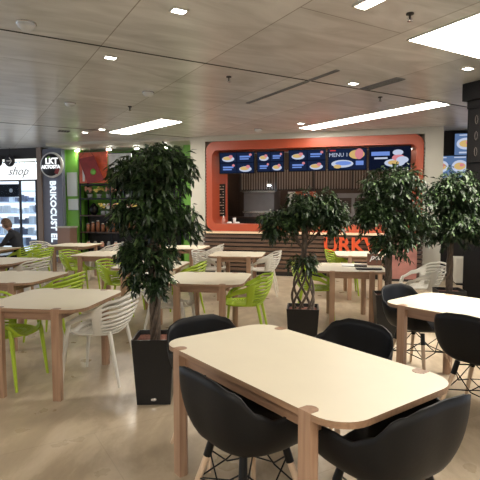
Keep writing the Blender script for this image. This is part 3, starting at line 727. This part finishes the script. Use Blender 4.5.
# ------------------------------------------------------------------ green shop
for s, z0_, z1_, lab in ((-4.0, 1.9, 2.58, 'upper white panel on the green wall beside the round sign'), (-3.97, 1.5, 1.82, 'lower white panel on the green wall beside the round sign')):
    r = empty('wall_panel', lab, 'panel', W(s, .95, z0_), FA)
    MB().box(-.15, .17, 0, .04, 0, z1_-z0_).build('panel_sheet', mat('pale_panel', (.6, .66, .68), .5), r)
r = empty('green_pillar', 'narrow green wall pier behind the white panels', 'pillar', W(-4.02, 1.0, 0), FA)
MB().box(-.19, .2, 0, .3, 0, 3.23).build('pier', M['gwall'], r)
r = empty('service_counter', 'small wooden service counter beside the black shelving', 'counter', W(-4.02, .55, 0), FA)
MB().box(-.2, .2, 0, .35, 0, 1.0).build('counter_body', mat('brown_counter', (.28, .17, .13), .5), r); MB().box(-.22, .22, -.02, .36, 1.0, 1.04).build('counter_top', M['offw'], r)
r = empty('display_rack', 'black metal shelving filled with flowers and jars in the green shop', 'shelves', W(-3.72, .95, 0), FA)
RW = 2.9
zs = [.45, .88, 1.36, 1.84, 2.24]
for k in range(4):
    for y in (0, .4): MB().box(k*RW/3-.02, k*RW/3+.02, y-.015, y+.015, 0, 3.1).build('upright', M['wire'], r)
for z in zs: MB().box(-.02, RW+.02, -.02, .43, z-.035, z).build('shelf', M['dbrown'] if z < 1.5 else M['wire'], r)
MB().box(0, RW, -.01, .41, 3.07, 3.1).build('top_rail', M['wire'], r)
MB().box(0, RW, .40, .42, .0, 1.36).build('back_panel', M['dark'], r)
r = empty('red_poster', 'large orange red poster hanging flat over the flower shelves', 'poster', W(-3.66, .84, 2.26), FA)
MB().box(0, .88, 0, .02, 0, .86).build('print', M['red2'], r); MB().box(.1, .17, -.005, 0, .05, .6).build('white_mark', M['paper'], r)
r = empty('tilted_poster', 'dark red tilted poster with a small green apple mark, hung before the other', 'poster', W(-3.18, .70, 2.66), FA)
MB().add([(-.41, 0, .27), (.07, 0, .34), (.38, -.02, -.32), (-.12, -.02, -.42), (-.41, .02, .27), (.07, .02, .34), (.38, 0, -.32), (-.12, 0, -.42)], [(0, 3, 2, 1), (4, 5, 6, 7), (0, 1, 5, 4), (1, 2, 6, 5), (2, 3, 7, 6), (3, 0, 4, 7)]).build('print', M['red'], r)
MB().lathe([(.05, -.005), (.09, 0), (.05, .005)], 14, T=Matrix.Translation((.06, -.02, -.1)) @ UP).build('apple_mark', M['gwall'], r)
MB().tube([(-.4, 0, .27), (-.1, 0, .58)], .004, 5).tube([(.06, 0, .34), (-.1, 0, .58)], .004, 5).build('hanging_cord', M['wire'], r)
r = empty('white_poster', 'white poster beside the red posters, behind the foliage', 'poster', W(-2.74, .85, 2.26), FA)
MB().box(0, .7, 0, .02, 0, .8).build('print', mat('white_print', (.55, .58, .6), .5, noise=.2, nscale=5), r)
def flower_pot(s, z, col, lab, seed):
    rn = random.Random(seed)
    r = empty('flower_pot', lab, 'potted flowers', W(s, 1.13, z), 0, 'flower pots in the green shop'); r.scale = (1.45, 1.3, 1.5)
    MB().lathe([(.04, 0), (.055, .08)], 12).build('pot', M['cpot'], r)
    m = MB()
    for k in range(16):
        a = rn.random()*6.28; q_ = rn.random()*.09; zz = .12+rn.random()*.09
        c = Vector((q_*math.cos(a), q_*math.sin(a), zz)); m.lathe([(.008, -.018), (.034, 0), (.008, .022)], 6, T=Matrix.Translation(c))
    m.build('blossoms', col, r)
    m = MB()
    for k in range(22):
        a = rn.random()*6.28; c = Vector((.09*math.cos(a), .09*math.sin(a), .08+rn.random()*.08)); m.tube([(0, 0, .06), c*.6+Vector((0, 0, .06)), c], [.004, .014, .002], 4)
    m.build('leaves', M['leaf3'], r)
for k in range(9): flower_pot(-3.52+.3*k, zs[3], [M['pink'], M['yellow'], M['pink']][k % 3], 'pot of small %s flowers on the top flower shelf' % (['pink', 'yellow', 'pink'][k % 3]), k)
for k in range(13): flower_pot(-3.10+.175*k, zs[2], [M['yellow'], M['paper'], M['pink']][k % 3], 'pot of small %s flowers on the middle flower shelf' % (['yellow', 'white', 'pink'][k % 3]), 30+k)
jp = None
def jar(s, z, lab, grp, mt, h=.16, w=.045):
    r = empty('glass_jar', lab, 'jar', W(s, 1.05, z), 0, grp)
    MB().lathe([(w, 0), (w, h*.8), (w*.6, h)], 10).build('jar_body', mt, r); MB().lathe([(w*.65, h), (w*.65, h+.025)], 10).build('lid', M['offw'], r)
for k in range(16): jar(-3.55+.16*k, zs[1], 'amber jar in the row on the lower dark shelf', 'amber jars in the green shop', M['jar'], .22+.04*((k*7) % 3), .055)
for k in range(12): jar(-3.55+.22*k, zs[0], 'grey pot in the row on the bottom shelf', 'grey pots in the green shop', M['cpot'] if k % 2 else M['pink'], .13, .06)
r = empty('black_urn', 'round black urn on the middle flower shelf beside the flowers', 'urn', W(-3.38, 1.1, zs[2]))
MB().lathe([(.06, 0), (.12, .1), (.13, .2), (.06, .3)], 16).build('urn_body', M['wire'], r); MB().lathe([(.07, .3), (.02, .34)], 12).build('urn_lid', M['wire'], r)
# ------------------------------------------------------------------ things on the far table
TT = .7515
r = empty('magazine', 'open magazine with dark and white pages on the table near the bushy ficus', 'magazine', (1.60, 6.68, TT), rad(-14))
MB().box(-.17, .0, -.1, .1, 0, .012).build('left_page', M['paper'], r); MB().box(.0, .17, -.1, .1, 0, .012).build('right_page', M['chalk'], r)
r = empty('black_tray', 'thin black tray lying at the front edge of the table with the magazine', 'tray', (1.70, 6.3, TT), rad(-8))
MB().prism(rrect(-.16, .16, -.07, .07, .03, 4), 0, .008).build('tray_base', M['chalk'], r)
MB().prism(rrect(-.17, .17, -.08, .08, .035, 4), .008, .014).build('tray_lip', M['chalk'], r)
r = empty('paper_bag', 'brown paper bag with white script letters standing behind the magazine', 'bag', (1.92, 6.78, TT), rad(-8))
MB().add([(-.11, -.05, 0), (.09, -.05, 0), (.09, .05, 0), (-.11, .05, 0), (-.11, -.035, .16), (.09, -.035, .16), (.09, .035, .16), (-.11, .035, .16)], [(3, 2, 1, 0), (0, 1, 5, 4), (1, 2, 6, 5), (2, 3, 7, 6), (3, 0, 4, 7)]).build('bag_body', M['kraft'], r)
m = MB(); text_mb(m, 'pea', .11, .002, Matrix.Translation((0, -.047, .115)) @ UP, shear=.4, bold=.003); m.build('script', M['paper'], r)

# ------------------------------------------------------------------ person, seated at the left, leaning on the table, facing left
def skin_fig(name, verts, edges, rads, mt, parent, root=0, sub=2):
    me = bpy.data.meshes.new(name); me.from_pydata(verts, edges, []); me.materials.append(mt)
    o = bpy.data.objects.new(name, me); COL.objects.link(o); o.parent = parent
    md = o.modifiers.new('skin', 'SKIN'); md.use_smooth_shade = True
    for i, d in enumerate(me.skin_vertices[0].data):
        rr2 = rads[i]; d.radius = rr2 if hasattr(rr2, '__len__') else (rr2, rr2); d.use_root = (i == root)
    o.modifiers.new('sub', 'SUBSURF').levels = sub; o.modifiers['sub'].render_levels = sub
    return o
pr = empty('person', 'person in dark navy top seated at far left, leaning forward over the table', 'person', (-4.60, 10.02, 0), rad(82))
# local +y is the facing direction, x to the right
V = [(0, -.02, .50), (0, .02, .66), (0, .08, .84), (0, .15, 1.0), (0, .20, 1.07), (0, .25, 1.13),
     (-.10, .0, .50), (-.11, .38, .52), (-.11, .40, .28), (-.11, .36, .07), (-.11, .48, .035),
     (.10, .0, .50), (.11, .38, .52), (.11, .40, .28), (.11, .36, .07), (.11, .48, .035),
     (-.17, .14, .99), (-.23, .25, .80), (-.13, .44, .79), (-.09, .50, .80),
     (.17, .14, .99), (.23, .25, .80), (.13, .44, .79), (.09, .50, .80)]
Ed = [(0, 1), (1, 2), (2, 3), (3, 4), (4, 5), (0, 6), (6, 7), (7, 8), (8, 9), (9, 10), (0, 11), (11, 12), (12, 13), (13, 14), (14, 15),
      (3, 16), (16, 17), (17, 18), (18, 19), (3, 20), (20, 21), (21, 22), (22, 23)]
Rd = [(.14, .11), (.125, .10), (.14, .10), (.12, .09), (.06, .06), (.05, .05),
      .085, .07, .052, .04, .035, .085, .07, .052, .04, .035,
      .06, .047, .034, .028, .06, .047, .034, .028]
body = skin_fig('body', V, Ed, Rd, M['navy'], pr)
hd = MB()
HT = Matrix.Translation((0, .305, 1.225)) @ Matrix.Rotation(rad(-28), 4, 'X')
prof = []
nu, nv = 20, 14; vs = []
for j in range(nv+1):
    th = PI*j/nv
    for i in range(nu):
        a = 2*PI*i/nu; x = .075*math.sin(th)*math.cos(a); y = .092*math.sin(th)*math.sin(a); z = .115*math.cos(th)
        if z < 0: x *= 1+z*1.6; y = y*(1+z*.8)+(-z)*.12
        if y > .05 and abs(x) < .018 and -.035 < z < .015: y += .022      # nose
        if y > .05 and .018 < abs(x) < .045 and 0 < z < .03: y -= .008    # eye sockets
        vs.append((x, y, z))
hd.add(vs, [(j*nu+i, j*nu+(i+1) % nu, (j+1)*nu+(i+1) % nu, (j+1)*nu+i) for j in range(nv) for i in range(nu)], 0, True, HT)
for sx in (-1, 1): hd.lathe([(.006, -.02), (.014, 0), (.006, .02)], 8, T=HT @ Matrix.Translation((sx*.076, 0, -.01)))
hd.tube([(0, .20, 1.07), (0, .28, 1.16)], [.052, .05], 12)
face = hd.build('head', M['skin'], pr)
e_ = MB()
for sx in (-1, 1): e_.lathe([(.003, -.004), (.008, 0), (.003, .004)], 8, T=HT @ Matrix.Translation((sx*.03, .078, .012)))
e_.build('eyes', M['ink'], pr); MB().box(-.022, .022, .084, .09, -.06, -.053, 0, HT).build('mouth', M['poster'], pr)
h_ = MB(); vs = []
for j in range(11):
    th = PI*j/14
    for i in range(24):
        a = 2*PI*i/24; k = 1+.05*math.sin(i*5)
        front = math.sin(a) > .35
        z = .128*math.cos(th if not front else min(th, 1.05)); q_ = math.sin(th if not front else min(th, 1.05))
        vs.append((.090*q_*math.cos(a)*k, .106*q_*math.sin(a)*k-.008, z-.02*(j > 7)))
h_.add(vs, [(j*24+i, j*24+(i+1) % 24, (j+1)*24+(i+1) % 24, (j+1)*24+i) for j in range(10) for i in range(24)], 0, True, HT)
h_.build('hair', M['hair'], pr)
for sx in (-1, 1):
    vv = [(sx*.09, .50, .80), (sx*.075, .56, .80)]; ee = [(0, 1)]; rd_ = [.024, (.032, .016)]
    for q_, (ln, dx) in enumerate(((.055, -.03), (.065, -.01), (.06, .01), (.045, .028))):
        b_ = len(vv); vv += [(sx*.075+dx, .59, .80), (sx*.075+dx, .59+ln*.5, .805), (sx*.075+dx, .59+ln, .785)]; ee += [(1, b_), (b_, b_+1), (b_+1, b_+2)]; rd_ += [.009, .008, .007]
    b_ = len(vv); vv += [(sx*.075-sx*.035, .55, .80), (sx*.075-sx*.05, .58, .80)]; ee += [(0, b_), (b_, b_+1)]; rd_ += [.01, .008]
    skin_fig('hand', vv, ee, rd_, M['skin'], pr, 0, 1)

# ------------------------------------------------------------------ light and camera
w = bpy.data.worlds.new('World'); S.world = w; w.use_nodes = True
w.node_tree.nodes['Background'].inputs['Color'].default_value = (.74, .85, 1.0, 1)
w.node_tree.nodes['Background'].inputs['Strength'].default_value = 1.65
cd = bpy.data.cameras.new('Camera'); cam = bpy.data.objects.new('Camera', cd); COL.objects.link(cam)
cd.sensor_width = 36; cd.lens = 36; cd.clip_start = .05
cam.location = (0, 0, 1.56); cam.rotation_euler = (PI/2-math.atan(32/480), 0, 0)
S.camera = cam
S.view_settings.view_transform = 'Standard'; S.view_settings.look = 'None'; S.view_settings.exposure = .38; S.view_settings.gamma = 1
S.view_settings.use_curve_mapping = False
